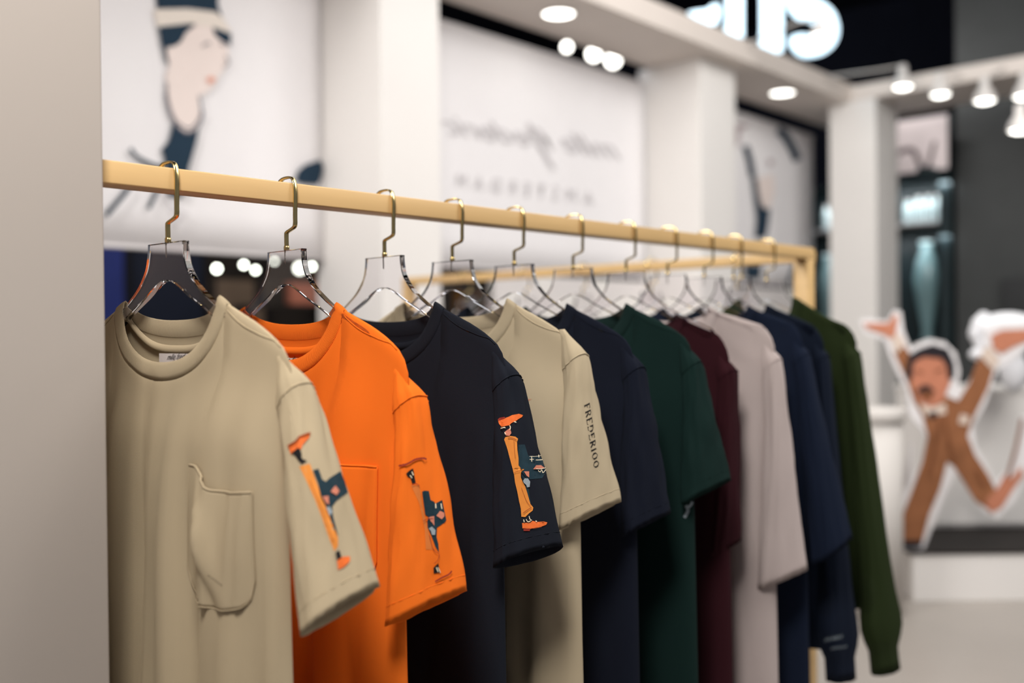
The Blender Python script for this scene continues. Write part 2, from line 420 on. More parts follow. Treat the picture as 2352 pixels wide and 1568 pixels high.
# ------------------------------------------------------------------ hangers
def hanger_body_bm():
    outer = [(.046, -.098), (.0475, -.112), (.052, -.128), (.0595, -.1395), (.0745, -.155), (.095, -.169), (.12, -.1835), (.155, -.199), (.19, -.213)]
    tip = [(.206, -.221), (.212, -.231), (.203, -.2385)]
    inner = [(.185, -.2355), (.15, -.219), (.111, -.1975), (.0912, -.1875), (.058, -.1725), (.03, -.158), (.012, -.1505), (0, -.149)]
    o = spline([(a, b, 0) for a, b in outer + tip], 5); i = spline([(a, b, 0) for a, b in inner], 5)
    half = o + i[:-1]
    pts = [(p.x, p.y) for p in half] + [(0, -.149)] + [(-p.x, p.y) for p in half[::-1]]
    bm = bmesh.new(); n = len(pts); h = .0050; e = .0010
    # centroid-free inset for the bevelled edge
    P = [Vector((a, b)) for a, b in pts]; ins = []
    for k in range(n):
        t = (P[(k + 1) % n] - P[k - 1]).normalized(); nn = Vector((t.y, -t.x))
        ins.append(P[k] + nn * e * (1 if True else -1))
    ar = sum(P[k].x * P[(k + 1) % n].y - P[(k + 1) % n].x * P[k].y for k in range(n))
    if ar > 0: ins = [P[k] * 2 - ins[k] for k in range(n)]
    ring = []
    for q, yy in ((ins, -h), (P, -h + e), (P, h - e), (ins, h)):
        ring.append([Vector((p[0], yy, p[1])) for p in q])
    V = grid(bm, ring, closed=True)
    for r, flip in ((0, 1), (3, 0)):
        for tri in tessellate_polygon([[Vector((p.co.x, p.co.z, 0)) for p in V[r]]]):
            bm.faces.new([V[r][q] for q in tri])
    bmesh.ops.recalc_face_normals(bm, faces=bm.faces[:])
    return bm
def hook_bm():
    p = [(0, -.098), (0, -.086), (0, -.0745), (.002, -.0712), (.012, -.0682), (.0212, -.0650), (.0238, -.0605), (.024, -.05), (.0245, -.03), (.0248, -.015), (.0235, -.003),
         (.0195, .0055), (.012, .009), (.002, .0095), (-.009, .0085), (-.018, .004), (-.0235, -.003), (-.0255, -.013), (-.0255, -.02)]
    bm = bmesh.new(); flatwire(bm, [Vector((q.x, 0, q.y)) for q in spline([(a, b, 0) for a, b in p], 4)], (0, 1, 0), .0034, .0015)
    return bm
HB = HH = HF = HS = None
def hanger(label, loc, rz, group):
    global HB, HH, HF, HS
    t = thing('clothes_hanger', label, 'hanger', loc, rz, group)
    if HB is None:
        b = obj('hanger_body', hanger_body_bm(), M_acryl, t, smooth=False); HB = b.data
        k = obj('hook', hook_bm(), M_gold, t); HH = k.data
        bm = bmesh.new(); lathe(bm, [(.0038, 0), (.0042, .001), (.0042, .0055), (.0036, .0065)], (0, 0, -.0978), 16); f = obj('ferrule', bm, M_gold, t); HF = f.data
        bm = bmesh.new(); lathe(bm, [(.0004, 0), (.0014, .003), (.0018, .02)], (0, 0, -.1185), 12); s = obj('screw', bm, M_steel, t); HS = s.data
    else:
        for nm, d in (('hanger_body', HB), ('hook', HH), ('ferrule', HF), ('screw', HS)):
            o = bpy.data.objects.new(nm, d); C.objects.link(o); o.parent = t
    return t

# ------------------------------------------------------------------ garments
W0 = .293
def garment(name, cat, label, loc, rz, col, seed=0, nw=.146, nzs=-.184, zf=-.279, zb=-.226, hem=-1.05, slv=None, folds=(), famp=.010,
            detail=1, cuff=False, group=None, dz=0.0, mats=None, wb=.268, thick=.020, bandw=.024, W0=.293):
    sl = dict(x0=.279, z0=-.284, x1=.335, z1=-.535, a0=.023, a1=.054, b0=.016, b1=.021, tilt=.013, intilt=.020, bow=.004, tw=-.25)
    if slv: sl.update(slv)
    t = thing(name, label, cat, loc, rz, group)
    fab, rib = mats
    kx = W0 / .293
    shtab = [(nw, nzs), (.217 * kx, -.209), (.25 * kx, -.225), (.272 * kx, -.240), (.286 * kx, -.258), (W0, -.285)]
    if W0 < .262: shtab = [(nw, nzs), (max(nw + .02, .165), min(nzs - .008, -.194)), (W0 - .03, -.214), (W0 - .014, -.234), (W0 - .004, -.258), (W0, -.28)]
    def zs(x): return interp(shtab, abs(x))
    def neck(x, zc):
        q = min(1, abs(x) / nw); return nzs - (nzs - zc) * max(0, 1 - q ** 2.3) ** .56
    def W(z): return interp([(-1.3, wb + .012), (-.5, wb), (sl['z0'] - .056, wb - .006), (sl['z0'] - .018, W0 - .016), (sl['z0'] + .018, W0 - .002), (sl['z0'] + .04, W0)], z)
    def foldf(x, z, side):
        d = max(0, -.2 - z); r = sm(d / .35)
        v = noise.noise(Vector((x * 13 + seed * 7.3, z * 1.1 + side, seed))) * 1.3 + noise.noise(Vector((x * 26 + seed * 3.1, z * 1.8, side * 3 + seed))) * .5 + (abs(noise.noise(Vector((x * 22 + seed * 5.1 - z * 1.5, z * .9 + 4, seed)))) - .25) * .7
        y = v * famp * r
        if side < 0:
            for (x0, wdt, amp, za, zr) in folds:
                y += amp * sm((x - x0) / wdt) * sm((za - z) / zr)
        return y
    def body(side, x, z, ztop):
        u = abs(x) / W(z)
        e = max(0, 1 - min(1, u) ** 5) ** .5
        d = ztop - z
        T = .009 + thick * sm((-.2 - z) / .3)
        if abs(x) < nw:
            b0 = .013 * math.sqrt(max(0, 1 - (x / nw) ** 2)) + .002
        else: b0 = 0.0
        b = b0 + (T - b0) * sm(d / .14) + .0055 * math.sqrt(min(1, d / .012)) * (1 if abs(x) >= nw else .3)
        return side * b * e + foldf(x, z, side) * e
    nN, nS, nR = (15, 10, 46) if detail else (8, 6, 18)
    us = [math.sin(PI / 2 * k / nN) * nw for k in range(-nN, nN + 1)]
    sh = [nw + (W0 - nw) * (1 - (1 - k / nS) ** 1.5) for k in range(1, nS + 1)]
    xs = [-q for q in sh[::-1]] + us + sh
    bm = bmesh.new()
    for side in (-1, 1):
        rows = []
        tops = [neck(x, zf if side < 0 else zb) if abs(x) < nw else zs(x) for x in xs]
        for r in range(nR + 1):
            v = (r / nR) ** 1.5; row = []
            for x, zt in zip(xs, tops):
                z = zt + (hem - zt) * v
                xx = x * W(z) / W0
                row.append(Vector((xx, body(side, xx, z, zt), z + dz)))
            rows.append(row)
        grid(bm, rows)
    bmesh.ops.remove_doubles(bm, verts=bm.verts[:], dist=.0009)
    bmesh.ops.recalc_face_normals(bm, faces=bm.faces[:])
    ob = obj('body', bm, fab, t)
    # ---- collar: ribbed band from the neck seam up and inwards
    n = 96 if detail else 40
    def loop(kk, q):
        """kk round the neck (0..1, 0 = right shoulder, front first); q 0 = seam edge, 1 = free edge"""
        ph = 2 * PI * kk; cx = math.cos(ph); front = math.sin(ph) >= 0
        ix = nw * (1 - .0) - q * .014
        x = cx * (nw - q * .012)
        zc = (zf if front else zb)
        zo = neck(cx * nw, zc)
        frontness = math.sin(ph)
        up = bandw * (abs(frontness) ** .5) * q + q * .010 * (1 - abs(frontness) ** .5)
        xin = x - (cx * bandw * .45 * q) * (abs(cx) ** 3)
        yb = -(.013 * abs(frontness) + .002) * (1 if front else -1)
        yy = yb + (-.0015 * math.sin(PI * q) * (1 if front else -1)) * abs(frontness) ** .3
        yy += foldf(x, zo, -1 if front else 1) * (1 - .25 * q) + (.002 * q if front else -.002 * q)
        return Vector((xin, yy, zo + up + dz))
    rows = []; cross = [(0, .0), (.04, .0016), (.25, .0019), (.5, .0020), (.75, .0019), (.96, .0013), (1.0, 0), (.96, -.0010), (.5, -.0010), (.05, -.0010)]
    cc = Vector((0, 0, nzs + dz))
    for (q, off) in cross:
        row = []
        for k in range(n):
            kk = k / n
            p = loop(kk, q); a = loop((kk + .002) % 1, q) - loop((kk - .002) % 1, q); b = loop(kk, min(1, q + .05)) - loop(kk, max(0, q - .05))
            nn = a.cross(b); nn.normalize() if nn.length else None
            # outward = away from the middle plane at front / back, sideways at the shoulders
            ref = Vector((p.x * .6, p.y * 8, .02))
            if nn.dot(ref) < 0: nn = -nn
            row.append(p + nn * off)
        rows.append(row)
    rows.append(rows[0])
    bm = bmesh.new(); Ls = 340.0
    grid(bm, rows, closed=True, uvs=lambda i, j: (j / n * Ls / 3.2, i))
    bmesh.ops.recalc_face_normals(bm, faces=bm.faces[:])
    oc = obj('collar', bm, rib, t)
    if detail:
        for sx in (1, -1):
            pts = []
            for k in range(21):
                x = (nw + .004) + (W0 - .03 - nw) * k / 20; d = .002 + .010 * math.sin(PI * min(1, k / 20 + .12)) ** .8
                pts.append(Vector((sx * x, body(-1, sx * x, zs(x) - d, zs(x)) - .0003, zs(x) - d + dz)))
            bm = bmesh.new(); tube(bm, pts, .0009, 6); obj('shoulder_seam', bm, fab, t)
    # ---- sleeves
    parts = {'body': ob, 'collar': oc}
    for sx in (1, -1):
        nt_, nf = (34, 40) if detail else (14, 20)
        def S(ph, q, rr=1.0):
            qs_ = .13; xm_, zm_ = sl['x0'], sl['z0']
            if q < qs_:
                k_ = q / qs_; cx = xm_ - .020 + .020 * k_ ** .8; cz = zm_ + .040 * (1 - k_)
            else:
                k_ = (q - qs_) / (1 - qs_); cx = xm_ + (sl['x1'] - xm_) * k_; cz = zm_ + (sl['z1'] - zm_) * k_
            ax = Vector((sl['x1'] - sl['x0'], 0, sl['z1'] - sl['z0'])).normalized()
            E2 = Vector((-ax.z, 0, ax.x))      # outwards
            if q < qs_: a = .003 + (sl['a0'] - .003) * sm(k_); b = .005 + (sl['b0'] - .005) * sm(k_)
            else: a = sl['a0'] + (sl['a1'] - sl['a0']) * (.8 * k_ + .2 * sm(k_ * 1.2)); b = sl['b0'] + (sl['b1'] - sl['b0']) * k_
            if cuff:
                kq = sm((q - .90) / .03); a *= 1 - .30 * kq; b *= 1 - .22 * kq
                a *= 1 + .25 * math.exp(-((q - .86) / .05) ** 2)
            cph, sph = math.cos(ph), math.sin(ph)
            c2 = math.copysign(abs(cph) ** .9, cph); s2 = math.copysign(abs(sph) ** .8, sph)
            tw = sl['tw'] * q
            E1 = Vector((-math.sin(tw), math.cos(tw), 0))
            p = Vector((cx, sl.get('yc', .011) * sm(q * 6), cz)) + E1 * c2 * a * rr + E2 * s2 * b * rr
            nz = noise.noise(Vector((cph * 2.2 + seed * 5, sph * 2.2 + sx, q * 2.6 + seed))) * .004 + noise.noise(Vector((cph * 4 + seed, sph * 4, q * 6 + cph * 4))) * .0035
            p += (E1 * c2 + E2 * s2) * nz * sm(q * 5)
            p.z += c2 * sl['tilt'] * q * q * rr + (s2 - 1) * .5 * sl['intilt'] * (q * q) * rr
            p.z += (s2 - 1) * .5 * .03 * (1 - q) ** 2 * sm(q * 8)
            p.z += (c2 * c2) * -.005 * (1 - q) ** 3 * sm(q * 8)
            return Vector((p.x * sx, p.y, p.z + dz))
        rows = []
        qs = [k / nt_ for k in range(nt_ + 1)]
        rows.append([S(2 * PI * k / nf, 0, .90) for k in range(nf)])
        for q in qs: rows.append([S(2 * PI * k / nf, q) for k in range(nf)])
        rows.append([S(2 * PI * k / nf, 1.0, .975) + Vector((0, 0, .0006)) for k in range(nf)])
        for q in (.97, .93, .85, .7): rows.append([S(2 * PI * k / nf, q, .955) for k in range(nf)])
        bm = bmesh.new(); 
        if cuff:
            ic = int(nt_ * .92) + 1
            cb = bmesh.new()
            grid(cb, rows[ic:], closed=True, uvs=lambda i, j: (j / nf * 14, i))
            bmesh.ops.recalc_face_normals(cb, faces=cb.faces[:])
            grid(bm, rows[:ic + 1], closed=True)
        else: grid(bm, rows, closed=True)
        bmesh.ops.recalc_face_normals(bm, faces=bm.faces[:])
        o = obj('sleeve', bm, fab, t)
        if cuff: obj('cuff', cb, rib, o)
        # thin stitched seams: armhole roll and hem stitching
        if detail:
            sb = bmesh.new()
            tube(sb, [S(2 * PI * k / 48, .13) for k in range(49)], .0011, 6, cap=False)
            obj('armhole_seam', sb, fab, o)
            if not cuff:
                sb = bmesh.new()
                q = 1 - .018 / abs(sl['z1'] - sl['z0'])
                tube(sb, [S(2 * PI * k / 48, q) for k in range(49)], .0005, 5, cap=False)
                obj('hem_stitching', sb, rib, o)
        if sx == 1: parts['sleeve'] = o
    return t, parts, body, neck

def fabric(nm, col, amt=.05, sheen=.25, rough=.92):
    return (mat(nm + '_jersey', col, rough, spec=.12, noise_amt=amt, noise_scale=3, sheen=sheen, bump=.25, bump_scale=1400),
            rib_mat(nm + '_rib', col))
F_beige = fabric('beige', (182, 165, 136)); F_orange = fabric('orange', (243, 116, 34)); F_black = fabric('blue_black', (27, 30, 38), sheen=0)
F_beige2 = fabric('pale_beige', (186, 170, 142)); F_navy = fabric('midnight_navy', (21, 25, 37), sheen=0); F_green = fabric('bottle_green', (19, 39, 36), sheen=0)
F_maroon = fabric('maroon', (50, 20, 26), sheen=0); F_lilac = fabric('pale_mauve', (186, 172, 168)); F_navy2 = fabric('navy', (21, 29, 46), sheen=0)
F_navy3 = fabric('deep_navy', (19, 26, 40), sheen=0); F_olive = fabric('olive_green', (38, 48, 24), sheen=.16)

H = 1.5
hy = [0, .19, .38, .534, .695, .87, 1.05, 1.209, 1.364, 1.5, 1.668]
hl = ['beige pocket tee nearest the wall', 'orange pocket tee', 'blue-black tee with an orange leg print', 'beige tee lettered down its sleeve',
      'midnight navy tee', 'bottle green tee', 'maroon long-sleeved top', 'pale mauve top', 'navy half-sleeved top', 'deep navy sweatshirt', 'olive green sweatshirt']
tw = [0, -.05, -.05, .03, 0, .03, 0, .04, 0, 0, 0]
for y, l, r in zip(hy, hl, tw):
    hanger('clear acrylic hanger with brass hook inside the ' + l, (0, y, H), r, 'acrylic hangers on the front rail')

G = 'garments on the front rail'
t1, p1, body1, neck1 = garment('tee_shirt', 'tee', 'beige short-sleeved tee with chest pocket, hanging nearest the wall', (0, 0, H), 0, None, seed=1, mats=F_beige, group=G,
    zf=-.282, W0=.285, folds=((-.124, .013, -.013, -.265, .10),), famp=.026, slv=dict(x0=.272, x1=.348, z1=-.524, a1=.051, tw=0))
t2, p2, body2, neck2 = garment('tee_shirt', 'tee', 'bright orange short-sleeved tee with chest pocket and sleeve print', (0, .19, H), -.05, None, seed=2, mats=F_orange, group=G,
    dz=-.006, famp=.022, W0=.288, slv=dict(x0=.276, x1=.302, z1=-.560, a1=.053, z0=-.298))
t3, p3, body3, neck3 = garment('tee_shirt', 'tee', 'blue-black short-sleeved tee with orange trouser leg printed on sleeve', (0, .38, H), -.05, None, seed=3, mats=F_black, group=G,
    dz=-.002, famp=.022, W0=.285, slv=dict(x0=.272, x1=.312, z1=-.530, a1=.053, tilt=.004))
t4, p4, body4, neck4 = garment('tee_shirt', 'tee', 'beige short-sleeved tee with black lettering down the sleeve', (0, .534, H), .03, None, seed=4, mats=F_beige2, group=G,
    dz=.006, famp=.022, W0=.272, slv=dict(x0=.259, x1=.284, z1=-.508, a1=.054, z0=-.265), folds=((.13, .02, -.012, -.25, .1),))
garment('tee_shirt', 'tee', 'midnight navy short-sleeved tee behind the lettered beige tee', (0, .695, H), 0, None, seed=5, mats=F_navy, group=G, famp=.010, W0=.275, slv=dict(x0=.262, x1=.283, z1=-.54, a1=.05))
t6, p6, body6, neck6 = garment('tee_shirt', 'tee', 'bottle green short-sleeved tee with wide sleeve hem', (0, .87, H), .03, None, seed=6, mats=F_green, group=G, dz=.003, famp=.010, W0=.275, slv=dict(x0=.262, x1=.290, z1=-.51, a1=.056))
garment('long_sleeved_top', 'top', 'dark maroon long-sleeved top between bottle green and mauve', (0, 1.05, H), 0, None, seed=7, mats=F_maroon, group=G, dz=-.016, famp=.010, hem=-1.15, W0=.25, wb=.24, slv=dict(x0=.236, x1=.225, z1=-.63, a1=.035, b1=.022))
t8, p8, body8, neck8 = garment('wide_sleeved_top', 'top', 'pale mauve top with wide elbow-length sleeves', (0, 1.209, H), .04, None, seed=8, mats=F_lilac, group=G, nw=.125, hem=-1.15, famp=.022, W0=.260, wb=.25, slv=dict(x0=.246, x1=.262, z1=-.735, a1=.056, b1=.028, tilt=.012, tw=-.4), folds=((.16, .02, -.02, -.3, .2),))
garment('wide_sleeved_top', 'top', 'navy half-sleeved top beside the pale mauve one', (0, 1.364, H), 0, None, seed=9, mats=F_navy2, group=G, nw=.135, dz=.006, hem=-1.02, famp=.010, W0=.252, wb=.25, slv=dict(x0=.238, x1=.305, z1=-.70, a1=.045, b1=.03, tilt=.02))
t10, p10, body10, neck10 = garment('sweatshirt', 'sweatshirt', 'deep navy long-sleeved sweatshirt with small cuff embroidery', (0, 1.5, H), 0, None, seed=10, mats=F_navy3, group=G, nw=.11, nzs=-.172, hem=-.96, famp=.010, cuff=True, W0=.238, wb=.235, slv=dict(x0=.222, x1=.262, z1=-1.03, a1=.045, b1=.032, tilt=0, intilt=0))
garment('sweatshirt', 'sweatshirt', 'olive green long-sleeved sweatshirt nearest the corner post', (0, 1.668, H), 0, None, seed=11, mats=F_olive, group=G, nw=.095, nzs=-.150, hem=-.90, famp=.010, cuff=True, wb=.25,
        W0=.245, slv=dict(x0=.225, x1=.300, z1=-1.045, a0=.03, a1=.052, b1=.034, tilt=0.004, intilt=0))

# pockets (real patches, open and sagging at the top)
def pocket(parent, bodyf, x0, x1, zt, zb, dz, fab, seed, sag):
    bm = bmesh.new(); nx, nz = 26, 30; rows = []
    for j in range(nz + 1):
        v = j / nz; row = []
        for i in range(nx + 1):
            u = i / nx; x = x0 + (x1 - x0) * u - .014 * v * (1 - u)
            top = zt - sag * sm((u - .10) / .38) * (1 - .12 * sm((u - .7) / .3))
            bot = zb - .012 * math.sin(PI * u)
            c = max(0, (abs(u - .5) * 2 - .72) / .28); bot += .030 * (1 - math.sqrt(max(0, 1 - c * c)))
            z = top + (bot - top) * v
            bulge = .0030 * math.exp(-((u - .40) / .26) ** 2) * (1 - v) ** 1.3 + .003 * math.sin(PI * u) * math.sin(PI * v)
            rc = .17 + .42 * v; dimp = (.011 if sag > .01 else .003) * (math.exp(-((u - rc) / (.045 if u < rc else .13)) ** 2)) * (1 - v ** 3) * sm(v * 2.5)
            y = bodyf(-1, x, z, -.2) - .0022 - bulge - dimp
            row.append(Vector((x, y, z + dz)))
        rows.append(row)
    grid(bm, rows); bmesh.ops.recalc_face_normals(bm, faces=bm.faces[:])
    o = obj('pocket', bm, fab, parent); md = o.modifiers.new('thick', 'SOLIDIFY'); md.thickness = .0016; md.offset = 0
    sb = bmesh.new()
    edge = [rows[j][0] for j in range(nz + 1)] + rows[nz][1:] + [rows[j][nx] for j in range(nz - 1, -1, -1)]
    tube(sb, [p + Vector((0, -.0006, 0)) for p in edge], .0008, 6)
    tube(sb, [p + Vector((0, -.0006, 0)) for p in rows[0]], .0016, 8)
    obj('pocket_seam', sb, fab, o)
    return o
pk1 = pocket(t1, body1, .110, .236, -.384, -.540, 0, F_beige[0], 1, .026)
pk2 = pocket(t2, body2, .104, .236, -.388, -.545, -.006, F_orange[0], 2, .004)

# inner neck tape and woven labels
for t_, fb, dz in ((t1, F_beige[0], 0), (t2, F_orange[0], -.006), (t3, F_black[0], -.002)):
    bm = bmesh.new(); rows = []
    for i in range(25):
        x = (i / 24 * 2 - 1) * .132; z0 = -.236 + .052 * abs(x / .132) ** 3
        y = .013 * math.sqrt(max(0, 1 - (x / .146) ** 2)) - .0005
        rows.append([Vector((x, y, z0 + dz)), Vector((x, y - .0028, z0 - .003 + dz)), Vector((x, y - .003, z0 - .009 + dz)), Vector((x, y, z0 - .012 + dz))])
    grid(bm, rows); obj('neck_tape', bm, fb, t_)
def label(parent, x0, x1, zt, zb, dz, y):
    bm = bmesh.new()
    grid(bm, [[Vector((x0 + (x1 - x0) * i / 8, y - .0006 * math.sin(i), zt + (zb - zt) * j / 4 + dz)) for i in range(9)] for j in range(5)])
    o = obj('label', bm, M_label, parent, smooth=False); md = o.modifiers.new('thick', 'SOLIDIFY'); md.thickness = .0006
    o['label'] = 'white woven neck label'
    return o
lb1 = label(t1, -.038, .042, -.247, -.280, 0, .006)
lb2 = label(t2, -.030, .050, -.252, -.285, -.006, .006)
lb3 = label(t3, -.030, .050, -.252, -.285, -.002, .006)
def flat_hit(o, yy):
    bpy.context.view_layer.update(); mw = o.matrix_world
    return hit_plane(mw @ Vector((0, yy, 0)), mw.to_3x3() @ Vector((0, -1, 0)))
decal('label_lettering', lb1, [(text_tris('mlle frederic', (383, 826), (11.5, -.6), (3, -20), .95, .5), M_pblk), (text_tris('AMSTERDAM', (394, 838), (8.5, -.6), (0, -12), .7, 0, 1.3), M_pblk)], flat_hit(lb1, .0052), 30)
decal('label_lettering', lb2, [(text_tris('mlle frederic', (640, 832), (15, 0), (3, -20), .95, .5), M_pblk)], flat_hit(lb2, .0052), 30)

# ------------------------------------------------------------------ sleeve prints
def zmap(x0, y0, k): return lambda pts: [(x0 + a / k, y0 + b / k) for a, b in pts]
z3 = zmap(1130, 930, 5.06)
shoe_t = z3([(80, 180), (150, 155), (230, 118), (310, 102), (358, 118), (345, 140), (262, 190), (215, 215), (200, 235), (120, 252), (95, 235), (82, 205)])
heel_t = z3([(78, 165), (88, 148), (150, 138), (152, 156), (80, 180)])
leg_u = z3([(142, 400), (155, 372), (210, 358), (270, 368), (300, 392), (288, 430), (292, 520), (305, 620), (305, 700), (340, 745), (372, 745), (340, 770), (330, 800), (252, 800), (240, 745), (215, 650), (180, 520)])
leg_l = z3([(252, 790), (332, 790), (332, 840), (352, 890), (385, 950), (410, 1030), (430, 1100), (445, 1150), (478, 1190), (470, 1225), (420, 1265), (385, 1300), (338, 1297), (332, 1210), (310, 1100), (290, 1000), (265, 900)])
shoe_b = z3([(345, 1370), (440, 1365), (470, 1345), (520, 1358), (600, 1352), (638, 1362), (625, 1390), (560, 1415), (500, 1425), (440, 1440), (350, 1432)])
heel_b = z3([(358, 1438), (436, 1436), (434, 1462), (362, 1462)])
jacket = z3([(303, 460), (380, 458), (420, 590), (545, 585), (590, 650), (620, 790), (580, 850), (440, 862), (400, 845), (345, 780), (310, 700), (305, 620)])
tail = z3([(340, 800), (400, 860), (425, 960), (440, 1090), (450, 1150), (420, 1080), (385, 950)])
L = [(poly_tris(jacket) + poly_tris(tail), M_pteal), (poly_tris(leg_u) + poly_tris(leg_l), M_porg), (poly_tris(shoe_t) + poly_tris(shoe_b), M_pshoe),
     (poly_tris(heel_t) + poly_tris(heel_b), M_pmar),
     (poly_tris(z3([(145, 320), (165, 300), (205, 270), (222, 330), (200, 360), (160, 355)])) + poly_tris(z3([(470, 745), (500, 700), (560, 700), (600, 735), (540, 748)])) + poly_tris(z3([(362, 770), (425, 770), (425, 840), (395, 820)])), M_ppink),
     (poly_tris(z3([(350, 880), (370, 850), (410, 852), (436, 890), (430, 950), (400, 955), (385, 925), (360, 905)])), M_pgrey),
     (stroke(z3([(245, 410), (250, 520), (262, 620)]), .8) + stroke(z3([(180, 385), (230, 385), (275, 410)]), 1.6) + stroke(z3([(250, 785), (300, 765), (345, 760)]), 1) +
      stroke(z3([(330, 960), (360, 1040), (400, 1130), (440, 1175)]), .9) + stroke(z3([(350, 1255), (400, 1220), (450, 1190)]), 1.6) + stroke(z3([(350, 1430), (480, 1432), (560, 1415)]), 1), M_prust),
     (stroke(z3([(120, 275), (145, 262), (160, 270)]), 2) + stroke(z3([(195, 240), (205, 265), (200, 290)]), 2) + stroke(z3([(150, 320), (160, 345)]), 2) + stroke(z3([(420, 600), (480, 598), (550, 592)]), 1) +
      stroke(z3([(445, 600), (447, 660)]), 1.6) + stroke(z3([(422, 635), (470, 632)]), 1.2) + stroke(z3([(522, 580), (525, 610)]), 2) + stroke(z3([(490, 640), (565, 640)]), 1.6) + stroke(z3([(490, 740), (540, 745), (600, 735)]), 1.4) +
      stroke(z3([(515, 760), (540, 780), (560, 755), (575, 790), (605, 755)]), 1.4) + stroke(z3([(355, 1330), (362, 1360)]), 2) + stroke(z3([(385, 1325), (405, 1355), (440, 1345)]), 1.6) + stroke(z3([(420, 1290), (430, 1325), (455, 1340)]), 1.6) + stroke(z3([(500, 1345), (515, 1355)]), 2) +
      stroke(z3([(250, 195), (268, 205)]), 2), M_pcream)]
decal('sleeve_print', p3['sleeve'], L, hit_mesh([p3['sleeve']]), 6)
z2 = zmap(900, 1030, 4.753)
j2 = z2([(330, 470), (350, 458), (400, 462), (420, 560), (460, 580), (470, 600), (545, 560), (560, 640), (590, 780), (570, 810), (490, 860), (485, 960), (505, 1040), (512, 1135), (470, 1060), (430, 950), (390, 860), (385, 800), (400, 745), (362, 720), (350, 640)])
L = [(poly_tris(z2([(210, 400), (300, 400), (330, 600), (352, 720), (400, 900), (440, 1100), (372, 1100), (360, 900), (300, 600)])), mat('print_orange_shade', (214, 120, 56), .7, spec=.2)), (poly_tris(j2), M_pteal),
     (poly_tris(z2([(150, 270), (200, 230), (230, 215), (245, 290), (260, 370), (220, 380), (200, 320), (165, 300)])) + poly_tris(z2([(450, 1300), (505, 1250), (525, 1350), (455, 1360)])), M_pblk),
     (poly_tris(z2([(480, 730), (520, 680), (560, 700), (565, 735), (540, 770)])) + poly_tris(z2([(400, 745), (455, 735), (458, 840), (420, 790)])), M_ppink),
     (poly_tris(z2([(400, 870), (430, 850), (470, 890), (465, 940), (435, 940), (425, 900)])), M_pgrey),
     (stroke(z2([(92, 190), (150, 170), (250, 120), (320, 105), (366, 118)]), 4.2) + stroke(z2([(468, 1448), (540, 1405), (610, 1370), (642, 1332)]), 3.4) + stroke(z2([(215, 400), (260, 380), (300, 405)]), 1.5) + stroke(z2([(335, 790), (380, 765), (440, 760)]), 1.4) +
      stroke(z2([(405, 940), (450, 1100), (510, 1150), (490, 1220), (455, 1250)]), 1.2), M_pmar),
     (stroke(z2([(215, 250), (230, 290)]), 2.2) + stroke(z2([(190, 290), (215, 320)]), 2) + stroke(z2([(465, 600), (468, 650)]), 2.4) + stroke(z2([(525, 600), (530, 660)]), 2) + stroke(z2([(480, 1290), (500, 1340)]), 2.2) + stroke(z2([(500, 1290), (525, 1350)]), 1.6), M_pcream)]
decal('sleeve_print', p2['sleeve'], L, hit_mesh([p2['sleeve']]), 6)
z1 = zmap(640, 960, 3.015)
L = [(poly_tris(z1([(145, 335), (215, 315), (235, 370), (260, 440), (290, 520), (330, 620), (370, 720), (410, 830), (410, 885), (385, 920), (350, 830), (300, 690), (250, 560), (190, 430)])), M_porg),
     (poly_tris(z1([(236, 362), (275, 350), (300, 425), (325, 440), (350, 415), (425, 368), (455, 440), (475, 515), (400, 570), (370, 610), (375, 680), (410, 820), (380, 760), (330, 620), (290, 540), (270, 450)])), M_pteal),
     (poly_tris(z1([(70, 195), (120, 165), (160, 120), (218, 108), (210, 135), (165, 180), (160, 210), (90, 250)])) + poly_tris(z1([(400, 985), (440, 960), (492, 958), (490, 990), (450, 1030), (408, 1050)])), M_pshoe),
     (poly_tris(z1([(95, 240), (140, 205), (160, 240), (160, 275), (190, 300), (160, 318), (130, 275)])) + poly_tris(z1([(388, 930), (415, 915), (430, 965), (400, 985)])), M_pblk),
     (poly_tris(z1([(355, 510), (385, 470), (412, 505), (395, 535)])) + poly_tris(z1([(295, 545), (340, 540), (345, 600), (320, 585)])), M_ppink),
     (poly_tris(z1([(325, 620), (350, 615), (368, 650), (350, 680)])), M_pgrey),
     (stroke(z1([(70, 195), (120, 165), (160, 122), (218, 105)]), 3.2) + stroke(z1([(205, 430), (260, 560), (330, 740), (375, 850)]), 1), M_prust)]
decal('sleeve_print', p1['sleeve'], L, hit_mesh([p1['sleeve']]), 6)
